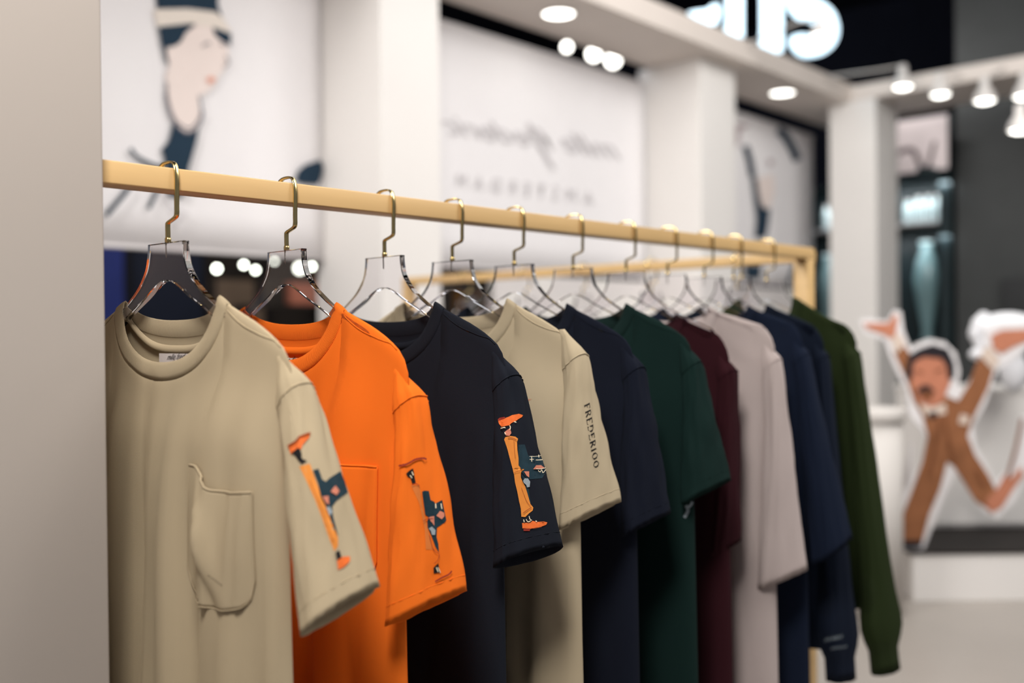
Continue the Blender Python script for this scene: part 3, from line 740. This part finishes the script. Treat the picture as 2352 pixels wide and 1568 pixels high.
# lettering down the fourth sleeve: serif capitals drawn as thick and thin strokes (unit height 1, x width)
GL = {'F': ([((.12, 0), (.12, 1), 1), ((.12, 1), (.6, 1), 0), ((.12, .52), (.5, .52), 0), ((0, 0), (.28, 0), 0), ((0, 1), (.2, 1), 0), ((.6, 1), (.6, .84), 0)], .72),
      'E': ([((.12, 0), (.12, 1), 1), ((0, 1), (.62, 1), 0), ((.12, .52), (.5, .52), 0), ((0, 0), (.66, 0), 0), ((.66, 0), (.7, .18), 0), ((.62, 1), (.62, .84), 0)], .8),
      'R': ([((.12, 0), (.12, 1), 1), ((0, 1), (.4, 1), 0), ((.4, 1), (.58, .88), 0), ((.58, .88), (.58, .64), 1), ((.58, .64), (.4, .5), 0), ((.4, .5), (.12, .5), 0), ((.34, .5), (.72, 0), 1), ((0, 0), (.26, 0), 0)], .86),
      'D': ([((.12, 0), (.12, 1), 1), ((0, 1), (.4, 1), 0), ((.4, 1), (.68, .8), 0), ((.68, .8), (.72, .35), 1), ((.72, .35), (.4, 0), 0), ((.4, 0), (0, 0), 0)], .9),
      'I': ([((.14, 0), (.14, 1), 1), ((0, 0), (.28, 0), 0), ((0, 1), (.28, 1), 0)], .42),
      'O': ([((.4, 1), (.12, .78), 0), ((.12, .78), (.06, .5), 1), ((.06, .5), (.14, .2), 1), ((.14, .2), (.4, 0), 0), ((.4, 0), (.68, .2), 0), ((.68, .2), (.74, .5), 1), ((.74, .5), (.66, .8), 1), ((.66, .8), (.4, 1), 0)], .92),
      'M': ([((.1, 0), (.14, 1), 0), ((.14, 1), (.45, .1), 1), ((.45, .1), (.76, 1), 0), ((.76, 1), (.8, 0), 1)], 1.0),
      'L': ([((.12, 0), (.12, 1), 1), ((0, 1), (.26, 1), 0), ((0, 0), (.62, 0), 0), ((.62, 0), (.64, .18), 0)], .76)}
def serif_word(s, o, ux, vy, h):
    """o origin px, ux unit vector along the baseline, vy unit vector up the letters"""
    tr = []; x = 0
    for ch in s:
        st, wd = GL[ch]
        for a, b, th in st:
            A = [(o[0] + (x + p[0]) * h * ux[0] + p[1] * h * vy[0] * 1.0, o[1] + (x + p[0]) * h * ux[1] + p[1] * h * vy[1]) for p in (a, b)]
            tr += stroke(A, 2.6 if th else 1.2, 1)
        x += wd + .12
    return tr
ux = Vector((27, 133)).normalized()
W_ = serif_word('FREDERIOO', (1342, 930), (ux.x, ux.y), (.82, -.30), 14.0)
xm = max(v.y for t in W_ for v in t)
k = (1074 - 930) / (xm - 930)
W_ = [tuple(Vector((1342 + (v.x - 1342), 930 + (v.y - 930) * k, 0)) for v in t) for t in W_]
W2 = serif_word('MLLE', (1360, 955), (ux.x, ux.y), (.82, -.30), 14.0)
decal('sleeve_lettering', p4['sleeve'], [(W_, M_pblk)], hit_mesh([p4['sleeve']]), 12)
decal('chest_print', p4['body'], [(poly_tris([(1195, 914), (1206, 918), (1222, 916), (1210, 922), (1197, 924)]), M_ppink)], hit_mesh([p4['body']]), 12)
decal('pocket_lettering', pk1, [(text_tris('AMSTERDAM', (479, 1322), (4.4, 3.2), (.4, -9), .8, 0, 1.9), M_pblk)], hit_mesh([pk1]), 12, lift=.0016)
decal('printed_motif', p6['body'], [(stroke([(1572, 1188), (1580, 1172), (1576, 1160)], 7) + stroke([(1576, 1168), (1586, 1160), (1590, 1152)], 6), M_pgrey)], hit_mesh([p6['body']]), 12)
decal('cuff_embroidery', p10['sleeve'], [(text_tris('mlle frederic', (1892, 1474), (9, -2), (2, -16), .9, .5) + text_tris('AMSTERDAM', (1908, 1492), (7, -1), (0, -10), .8, 0, 1.2), M_pgrey)], hit_mesh([p10['sleeve']]), 12)

# ------------------------------------------------------------------ empty hangers on the cross rail behind
for x, w_ in ((-1.42, 'farthest from the corner post'), (-1.12, 'second from the far end'), (-.86, 'middle one of five'), (-.58, 'fourth from the far end'), (-.27, 'closest to the corner post')):
    hanger('clear empty acrylic hanger on the cross rail, ' + w_, (x, 2.0, H), PI / 2 + random.Random(int(x * 100)).uniform(-.12, .12), 'acrylic hangers on the cross rail')

# ================================================================== LIT SIGN on the header
sign = thing('illuminated_sign', 'glowing blue-white letters standing on the white header beam', 'sign', (-2.0, 0, 3.14))
def letter(px, nm='letter'):
    P = [on_x(a, b, -2.0) for a, b in px]
    bm = bmesh.new(); prism(bm, [p - Vector((-2.0, 0, 3.14)) for p in P], (-.03, 0, 0)); return obj(nm, bm, M_sign, sign, smooth=False)
sp = lambda pts, n=5: [(p.x, p.y) for p in spline([(a, b, 0) for a, b in pts], n, True)]
letter(sp([(1590, 28), (1600, 24), (1630, 20), (1648, 8), (1655, 24), (1650, 50), (1638, 54), (1606, 38)]))
letter([(1676, -60), (1708, -60), (1708, 84), (1698, 86), (1682, 78), (1674, 64), (1678, 40)])
letter([(1755, -60), (1799, -60), (1799, 116), (1791, 121), (1768, 112), (1754, 102), (1756, 60)])
letter(sp([(1820, -40), (1835, -62), (1880, -72), (1905, -50), (1875, -28), (1862, -8), (1890, 4), (1916, 28), (1927, 65), (1918, 100), (1890, 124), (1856, 130), (1834, 118), (1822, 96), (1828, 82), (1842, 78), (1866, 80), (1886, 66), (1872, 50), (1845, 44), (1824, 26), (1817, 0)]))
bm = bmesh.new(); a, b = on_x(1560, 20, -2.0), on_x(1950, 140, -2.0)
box(bm, (-.012, a.y, 0.0), (.0, b.y, .012)); obj('base_rail', bm, M_lamp_white, sign)

# ================================================================== LAMPS
for (x, y, l) in ((1797, 212, 'round recessed downlight in the soffit above the small banner'), (1283, 30, 'round recessed downlight in the soffit above the lettered banner')):
    p = on_z(x, y, 2.997)
    t = thing('recessed_downlight', l, 'light', (p.x, p.y, 2.996), group='recessed downlights')
    bm = bmesh.new(); lathe(bm, [(.088, 0.0), (.098, -.001), (.098, -.007), (.086, -.009), (.083, -.002)], seg=32); obj('trim_ring', bm, M_lamp_white, t)
    bm = bmesh.new(); lathe(bm, [(.0001, -.003), (.083, -.003), (.083, -.001)], seg=32); obj('lens', bm, M_glow, t)
def spot(px, py, X=None, Y=None, size=1.0, arm_to=None, lab='', tilt=(0, 0)):
    p = on_x(px, py, X) if X is not None else on_y(px, py, Y)
    t = thing('arm_spotlight', lab, 'light', p, group='arm spotlights')
    s = size
    bm = bmesh.new(); lathe(bm, [(.057 * s, 0), (.058 * s, .004), (.05 * s, .035 * s), (.030 * s, .065 * s), (.024 * s, .08 * s), (.024 * s, .115 * s), (.016 * s, .125 * s), (.0001, .126 * s)], seg=28)
    obj('lamp_shade', bm, M_lamp_white, t)
    bm = bmesh.new(); lathe(bm, [(.0001, -.012 * s), (.03 * s, -.009 * s), (.05 * s, .001), (.0565 * s, .004)], seg=28); obj('bulb', bm, M_glow, t)
    if arm_to is not None:
        a = Vector(arm_to) - p
        bm = bmesh.new(); tube(bm, [(0, 0, .12 * s), (a.x * .3, a.y * .3, .10 + a.z * .3), (a.x, a.y, a.z)], .007, 8); obj('arm', bm, M_lamp_white, t)
    return t
q = on_x(1895, 148, -1.933); spot(2074, 200, X=-1.42, size=1.25, arm_to=(-1.933, q.y, 3.11), lab='white cone spotlight on a long arm, against the dark ceiling')
q = on_x(1716, 49, -1.933); spot(1882, 82, X=-1.45, size=.95, arm_to=(-1.933, q.y, 3.11), lab='white cone spotlight in front of the glowing sign letters')
for (x, y, d, Yq, l) in ((2160, 218, 1.2, 6.22, 'white cone spotlight next to the inner corner of the header'), (2262, 232, 1.25, 6.22, 'white cone spotlight in the middle of the side header'),
                     (2352, 222, 1.2, 6.22, 'white cone spotlight cut by the picture edge, upper one'), (2343, 300, 1.2, 5.5, 'white cone spotlight cut by the picture edge, lower one')):
    p = on_y(x, y, Yq)
    spot(x, y, Y=Yq, size=d, arm_to=(p.x, 6.64, 3.05), lab=l)
# lamps seen through the gap above the lettered banner, and pendants of the neighbouring stand
for i, (x, y, r, l) in enumerate(((1302, 108, .035, 'first'), (1364, 124, .05, 'second'), (1408, 138, .055, 'third'))):
    p = on_x(x, y, -3.2)
    t = thing('globe_lamp', 'white globe lamp glowing over the lettered banner, ' + l + ' from the dark gap', 'light', p)
    bm = bmesh.new(); bmesh.ops.create_uvsphere(bm, u_segments=20, v_segments=12, radius=r); obj('globe', bm, M_glow, t)
    bm = bmesh.new(); tube(bm, [(0, 0, r * .9), (0, 0, 5.0 - p.z)], .004, 6); obj('cord', bm, M_black, t)
for i, (x, y, r) in enumerate(((498, 617, .02), (560, 608, .016), (587, 620, .016), (632, 600, .014), (690, 616, .035), (716, 612, .016))):
    p = on_x(x, y, -5)
    nm = ['leftmost', 'second', 'third', 'fourth', 'largest', 'rightmost'][i]
    t = thing('pendant_lamp', 'small glowing pendant lamp far beyond the hat banner, ' + nm + ' of the row', 'light', p)
    bm = bmesh.new(); bmesh.ops.create_uvsphere(bm, u_segments=16, v_segments=10, radius=r); obj('bulb', bm, M_warm, t)
    bm = bmesh.new(); tube(bm, [(0, 0, r * .9), (0, 0, 5.0 - p.z)], .003, 6); obj('cord', bm, M_black, t)

# ================================================================== NEIGHBOURING STAND beyond the banners
def panel(nm, lab, cat, x0, x1, X, z0, z1, m, th=.06, extra=None):
    a = on_x(x0, 650, X).y; b = on_x(x1, 650, X).y
    t = thing(nm, lab, cat, (X, (a + b) / 2, z0))
    h = (b - a) / 2
    bm = bmesh.new(); box(bm, (-th, -h, 0), (0, h, z1 - z0), .004); obj('board', bm, m, t, smooth=False)
    bm = bmesh.new()
    for s in (-1, 1): box(bm, (0.001, s * h - .02, 0), (.012, s * h + .02, z1 - z0), .002)
    obj('edge_strip', bm, M_pblk, t, smooth=False)
    return t
panel('display_stand', 'royal blue display panel under the hat banner, beside the near wall', 'panel', 200, 290, -6.6, 0, 2.2, M_blue)
panel('display_stand', 'navy display panel between the blue and the brown panels', 'panel', 296, 470, -6.8, 0, 2.2, M_navypanel)
panel('display_stand', 'brown display panel below the pendant lamps', 'panel', 490, 610, -6.7, 0, 1.78, M_brown)
panel('display_stand', 'dark brown shelving panel beside the first pillar', 'panel', 612, 735, -6.9, 0, 2.2, M_dkbrown)
panel('display_stand', 'amber upright panel seen at the first pillar', 'panel', 736, 780, -6.4, 0, 1.85, M_amber)
panel('display_stand', 'dark teal display panel seen between pillar and partition', 'panel', 1000, 1145, -6.0, 0, 2.0, M_teal)
# shelves with boxes
def shelf_unit(lab, px0, px1, X, levels):
    a = on_x(px0, 650, X).y; b = on_x(px1, 650, X).y
    t = thing('display_shelf', lab, 'shelf', (X, (a + b) / 2, 0)); h = (b - a) / 2
    for z in levels:
        bm = bmesh.new(); box(bm, (-.13, -h, z - .02), (.13, h, z), .002); obj('shelf_board', bm, M_dkbrown, t, smooth=False)
    for sx in (-1, 1):
        bm = bmesh.new(); box(bm, (-.13, sx * (h + .012) - .012, 0), (.13, sx * (h + .012) + .012, levels[-1]), .002); obj('side_board', bm, M_dkbrown, t, smooth=False)
X_ = -5.5
shelf_unit('dark open shelf unit seen between the first pillar and the white partition', 1020, 1142, X_, (.5, 1.0, on_x(1080, 725, X_).z, on_x(1080, 630, X_).z))
shelf_unit('dark open shelf unit below the pendant lamps', 560, 735, X_, (.5, 1.0, on_x(640, 700, X_).z))
for (x, y, w_, h_, m_, l) in ((1052, 630, .10, .10, M_brown, 'brown box on the top board, between the first pillar and the partition'), (1040, 725, .06, .12, M_amber, 'amber box on the lower board, beside the first pillar'),
                              (1072, 725, .05, .08, M_card, 'pale box on the lower board, between the amber and brown boxes'), (1106, 725, .06, .13, M_brown, 'brown box on the lower board, nearest the white partition'),
                              (620, 700, .10, .10, M_dkbrown, 'dark brown box on the shelf below the pendant lamps'), (690, 700, .12, .09, M_ppink, 'salmon pink box on the shelf below the pendant lamps')):
    p = on_x(x, y, X_)
    t = thing('storage_box', l, 'box', (X_, p.y, on_x(1080 if x > 800 else 640, y, X_).z + .001))
    bm = bmesh.new(); box(bm, (-.07, -w_, 0), (.07, w_, h_ * 2 - .03), .006); obj('carton', bm, m_, t, smooth=False)
    bm = bmesh.new(); box(bm, (-.073, -w_ - .003, h_ * 2 - .029), (.073, w_ + .003, h_ * 2), .004); obj('lid', bm, m_, t, smooth=False)

# ================================================================== FAR DISPLAY between the pillars and the charcoal wall
Y8 = 7.9
def bx8(px0, px1, py0, py1, Y, dep_):
    a, b = on_y(px0, py1, Y), on_y(px1, py0, Y); return a, b
a, b = bx8(2040, 2176, 262, 402, 7.75, .02)
t = thing('wall_poster', 'pale pink poster with dark branching drawing, high beyond the corner pillar', 'poster', (a.x, 7.75, a.z))
bm = bmesh.new(); box(bm, (0, 0, 0), (b.x - a.x, .02, b.z - a.z), .002); obj('sheet', bm, M_pinkposter, t, smooth=False)
decal('drawing', t, [(stroke([(2062, 352), (2078, 345), (2098, 346), (2112, 375), (2122, 402)], 12) + stroke([(2122, 400), (2132, 385), (2142, 345), (2147, 325)], 9) + stroke([(2055, 395), (2060, 360)], 8), mat('poster_brown_ink', (96, 82, 84), .8)),
                     (poly_tris([(2110, 380), (2150, 385), (2165, 402), (2105, 402)]), M_teal)], hit_plane((0, 7.748, 0), (0, 1, 0)), 40, .002)
a, b = bx8(1830, 2186, 402, 1250, 8.0, .3)
t = thing('display_cabinet', 'dark teal glass-fronted display cabinet behind the corner pillar', 'cabinet', (a.x, 8.0, 0))
Wd = b.x - a.x; Ht = b.z
bm = bmesh.new(); box(bm, (0, .25, 0), (Wd, .29, Ht)); box(bm, (0, 0, 0), (.04, .25, Ht)); box(bm, (Wd - .1, -.02, 0), (Wd, .25, Ht + .5)); obj('carcass', bm, M_teal, t, smooth=False)
for py in (402, 508, 790, 1000):
    z = on_y(2120, py, 8.0).z
    bm = bmesh.new(); box(bm, (0, 0.0, z - .02), (Wd - .1, .25, z), .002); obj('shelf', bm, M_card if py in (508,) else M_teal, t, smooth=False)
zb = on_y(2120, 506, 8.0).z
for i, (px, hh) in enumerate(((2074, .20), (2098, .22), (2121, .22), (2144, .22), (1885, .22))):
    p = on_y(px, 500, 7.98)
    t = thing('glass_jar', 'pale glass jar on the upper cabinet shelf, ' + ['beside the corner pillar', 'second along', 'third along', 'nearest the charcoal wall', 'seen left of the corner pillar'][i], 'jar', (p.x, 8.1, zb), group='jars on the upper cabinet shelf')
    bm = bmesh.new(); lathe(bm, [(.026, 0), (.034, .01), (.035, hh * .6), (.027, hh * .8), (.018, hh * .84), (.018, hh * .9)], seg=20); obj('jar_body', bm, M_glassware, t)
    bm = bmesh.new(); lathe(bm, [(.023, hh * .9), (.023, hh), (.0001, hh + .002)], seg=20); obj('jar_lid', bm, M_lamp_white, t)
zb = on_y(2120, 788, 8.0).z
for i, (px, hh, rr) in enumerate(((2118, .86, .115), (1888, .8, .10))):
    p = on_y(px, 700, 8.0)
    t = thing('glass_vase', ['tall pale glass vase in the cabinet right of the corner pillar', 'tall pale glass vase in the cabinet seen left of the corner pillar'][i], 'vase', (p.x, 8.12, zb))
    bm = bmesh.new(); lathe(bm, [(rr * .4, 0), (rr * .5, .03), (rr * .35, .1), (rr * .8, hh * .45), (rr, hh * .65), (rr * .7, hh * .85), (rr * .45, hh * .92), (rr * .5, hh)], seg=24); obj('vase_body', bm, mat('smoky_glassware', (120, 150, 154), .15, spec=.6), t)
    bm = bmesh.new(); lathe(bm, [(rr * .52, hh), (rr * .56, hh + .01), (rr * .52, hh + .02)], seg=24); obj('rim', bm, M_glassware, t)
# black door frame and dark opening at the right
a = on_y(2300, 640, 7.95); b = on_y(2420, 920, 7.95)
bm = bmesh.new(); box(bm, (a.x, 7.93, b.z), (b.x, 7.99, a.z), .004); obj('window_1', bm, mat('dark_window', (40, 42, 44), .3), kind='structure', smooth=False)

# ================================================================== PLATFORM, STANDEE, PLINTHS
ang = TH
plat = thing('display_platform', 'low white display platform with a gloss black top, carrying the standee', 'platform', (0, 0, 0))
pc = on_z(2300, 1380, 0.0)
plat.location = (pc.x, pc.y, 0); plat.rotation_euler = (0, 0, ang)
def loc_x(px, py, Z): # metres along the platform front
    return (deep(px, py, Z) - Vector((pc.x, pc.y, 0))).dot(_rt)
xl = loc_x(2092, 1380, 4.67); xr = xl + 2.0
bm = bmesh.new(); box(bm, (xl, 0, 0), (xr, 1.3, .222), .004); obj('base', bm, M_white, plat, smooth=False)
bm = bmesh.new(); box(bm, (xl - .01, -.01, .2225), (xr + .01, 1.3, .232), .002); obj('top', bm, M_gloss_blk, plat, smooth=False)
# white cabinet standing on the platform
cb = deep(2145, 1214, 5.22); 
t = thing('white_cabinet', 'plain white storage cabinet standing on the platform behind the standee', 'cabinet', (cb.x, cb.y, .232), ang)
bm = bmesh.new(); box(bm, (0, 0, 0.0), (1.2, .5, .70), .003); obj('body', bm, M_white, t, smooth=False)
bm = bmesh.new(); box(bm, (-.01, -.012, .7005), (1.21, .51, .722), .003); obj('top', bm, M_white, t, smooth=False)
for k in range(2):
    bm = bmesh.new(); box(bm, (.01 + k * .6, -.014, .02), (.59 + k * .6, -.0005, .69), .002); obj('door', bm, M_white, t, smooth=False)
# drum plinth
dp = deep(1992, 1100, 4.5)
t = thing('round_plinth', 'white drum-shaped plinth with a lipped top, beside the standee', 'plinth', (dp.x, dp.y, 0))
bm = bmesh.new(); lathe(bm, [(.15, 0), (.15, .865)], seg=40); obj('drum', bm, M_plinth, t)
bm = bmesh.new(); lathe(bm, [(.162, .866), (.166, .87), (.166, .915), (.162, .92), (.0001, .921)], seg=40); obj('top', bm, M_plinth, t)

ZS = 4.71
sp0 = deep(2080, 1262, ZS)
st = thing('cardboard_standee', 'cardboard cut-out of a man in a tan suit with both arms raised', 'standee', (sp0.x, sp0.y, .232), ang)
ins = Matrix.Translation(Vector((sp0.x, sp0.y, .232))) @ Matrix.Rotation(ang, 4, 'Z'); insI = ins.inverted()
def sten(px, off=0.0):
    q_ = insI @ (hit_plane(sp0 - _fw * off, _fw)(px[0], px[1])[0]); q_.z = max(q_.z, .0005); return q_
outline = [(1975, 738), (1990, 730), (2040, 738), (2055, 712), (2070, 715), (2076, 760), (2092, 800), (2105, 790), (2135, 778), (2170, 785), (2195, 810), (2205, 850), (2200, 885), (2212, 900), (2240, 855), (2262, 800), (2262, 755), (2300, 740), (2380, 740), (2395, 775), (2340, 815), (2290, 850), (2262, 930), (2235, 975), (2240, 1020), (2290, 1110), (2330, 1060), (2345, 960), (2365, 950), (2365, 1070), (2330, 1150), (2290, 1190), (2255, 1170), (2195, 1085), (2165, 1150), (2130, 1240), (2122, 1262), (2041, 1262), (2044, 1197), (2092, 1110), (2114, 1066), (2129, 1013), (2119, 989), (2090, 955), (2084, 900), (2050, 830), (2032, 780), (1985, 765)]
bm = bmesh.new(); prism(bm, [sten(p) for p in outline], (0, .012, 0)); obj('board', bm, M_card, st, smooth=False)
suit = [(2052, 808), (2074, 788), (2090, 812), (2105, 860), (2130, 900), (2165, 905), (2200, 920), (2225, 880), (2250, 815), (2285, 838), (2270, 890), (2240, 950), (2222, 1000), (2240, 1045), (2270, 1090), (2290, 1130), (2270, 1170), (2240, 1150), (2190, 1070), (2175, 1060), (2160, 1120), (2135, 1180), (2118, 1245), (2062, 1245), (2062, 1210), (2085, 1150), (2118, 1060), (2130, 1000), (2118, 955), (2098, 920), (2085, 880)]
headp = [(2088, 840), (2100, 815), (2130, 800), (2165, 806), (2180, 835), (2182, 880), (2165, 920), (2140, 935), (2112, 925), (2098, 895), (2090, 870)]
hairp = [(2080, 850), (2086, 815), (2110, 800), (2140, 790), (2175, 800), (2190, 830), (2188, 865), (2176, 868), (2172, 838), (2160, 822), (2120, 818), (2098, 830), (2092, 858)]
Ls = [(poly_tris(suit), M_suit),
      (poly_tris([(1982, 742), (2040, 742), (2052, 722), (2062, 725), (2058, 760), (2052, 782), (2030, 768), (1990, 754)]) + poly_tris([(2275, 770), (2300, 758), (2375, 755), (2380, 775), (2330, 795), (2300, 812), (2280, 800)]) + poly_tris([(2262, 1150), (2290, 1120), (2310, 1085), (2322, 1098), (2345, 1070), (2350, 1090), (2325, 1125), (2300, 1165), (2275, 1178)]) + poly_tris(headp), M_face),
      (poly_tris([(2046, 775), (2066, 765), (2078, 790), (2056, 812)]) + poly_tris([(2258, 800), (2272, 795), (2295, 825), (2280, 850), (2252, 820)]) + poly_tris([(2110, 925), (2140, 935), (2170, 925), (2172, 950), (2125, 955)]) + poly_tris([(2205, 950), (2225, 955), (2222, 975), (2200, 972)]), mat('printed_shirt_cuff', (206, 188, 174), .7, spec=.1)),
      (poly_tris(hairp) + poly_tris([(2104, 896), (2116, 884), (2132, 884), (2146, 898), (2140, 904), (2124, 898), (2108, 904)]) + poly_tris([(2080, 838), (2092, 836), (2096, 860), (2088, 874), (2080, 862)]) + poly_tris([(2178, 835), (2192, 840), (2190, 868), (2180, 872)]) + poly_tris([(2130, 948), (2142, 944), (2152, 946), (2148, 958), (2136, 962)]) + poly_tris([(2045, 1252), (2062, 1240), (2118, 1240), (2115, 1254), (2060, 1258)]), M_hair),
      (stroke([(2104, 850), (2118, 856)], 4) + stroke([(2148, 852), (2164, 846)], 4) + poly_tris([(2112, 900), (2128, 896), (2142, 900), (2138, 916), (2118, 916)]) + stroke([(2130, 1090), (2150, 1010), (2155, 960)], 6) + stroke([(2190, 1060), (2175, 1000), (2168, 950)], 5) + stroke([(2262, 1120), (2240, 1080)], 5), M_suitd),
      (stroke([(2312, 1090), (2330, 1030), (2345, 960)], 8), M_suitd)]
decal('printed_figure', st, Ls, hit_plane(sp0 - _fw * .001, _fw), 60, .002)
bm = bmesh.new(); prism(bm, [insI @ (ins @ Vector(p)) for p in ((.03, .013, 0), (.03, .013, .5), (.03, .25, 0))], (.01, 0, 0)); obj('strut', bm, M_card, st, smooth=False)

# white plush swan behind the raised hand
pz = deep(2305, 760, 4.98)
sw = thing('plush_bird', 'big white plush bird above the standee hand, standing on the white cabinet', 'toy', pz, ang)
def blob(nm, parts):
    bm = bmesh.new()
    for (c, r) in parts:
        rr = bmesh.ops.create_uvsphere(bm, u_segments=18, v_segments=12, radius=1)
        for v in rr['verts']: v.co = Vector((v.co.x * r[0] + c[0], v.co.y * r[1] + c[1], v.co.z * r[2] + c[2]))
    o = obj(nm, bm, M_puff, sw); md = o.modifiers.new('join', 'REMESH'); md.mode = 'VOXEL'; md.voxel_size = .008; md.use_smooth_shade = True
    s_ = o.modifiers.new('soft', 'SMOOTH'); s_.iterations = 6
    return o
blob('bird_body', [((.02, 0, .02), (.15, .10, .075)), ((-.07, 0, .0), (.07, .07, .06)), ((.12, 0, 0), (.10, .09, .08)), ((-.05, 0, -.10), (.05, .05, .06)), ((.06, .02, -.20), (.07, .06, .11)), ((.04, .02, -.1), (.06, .06, .09))])
blob('neck', [((-.13, 0, .03), (.03, .04, .045)), ((-.145, 0, -.01), (.028, .035, .045)), ((-.12, 0, -.06), (.03, .035, .04)), ((-.10, 0, .07), (.03, .035, .03)), ((-.09, 0, -.02), (.03, .03, .04))])
blob('wing', [((-.10, -.02, -.125), (.06, .03, .035)), ((-.14, -.02, -.115), (.045, .03, .03))])
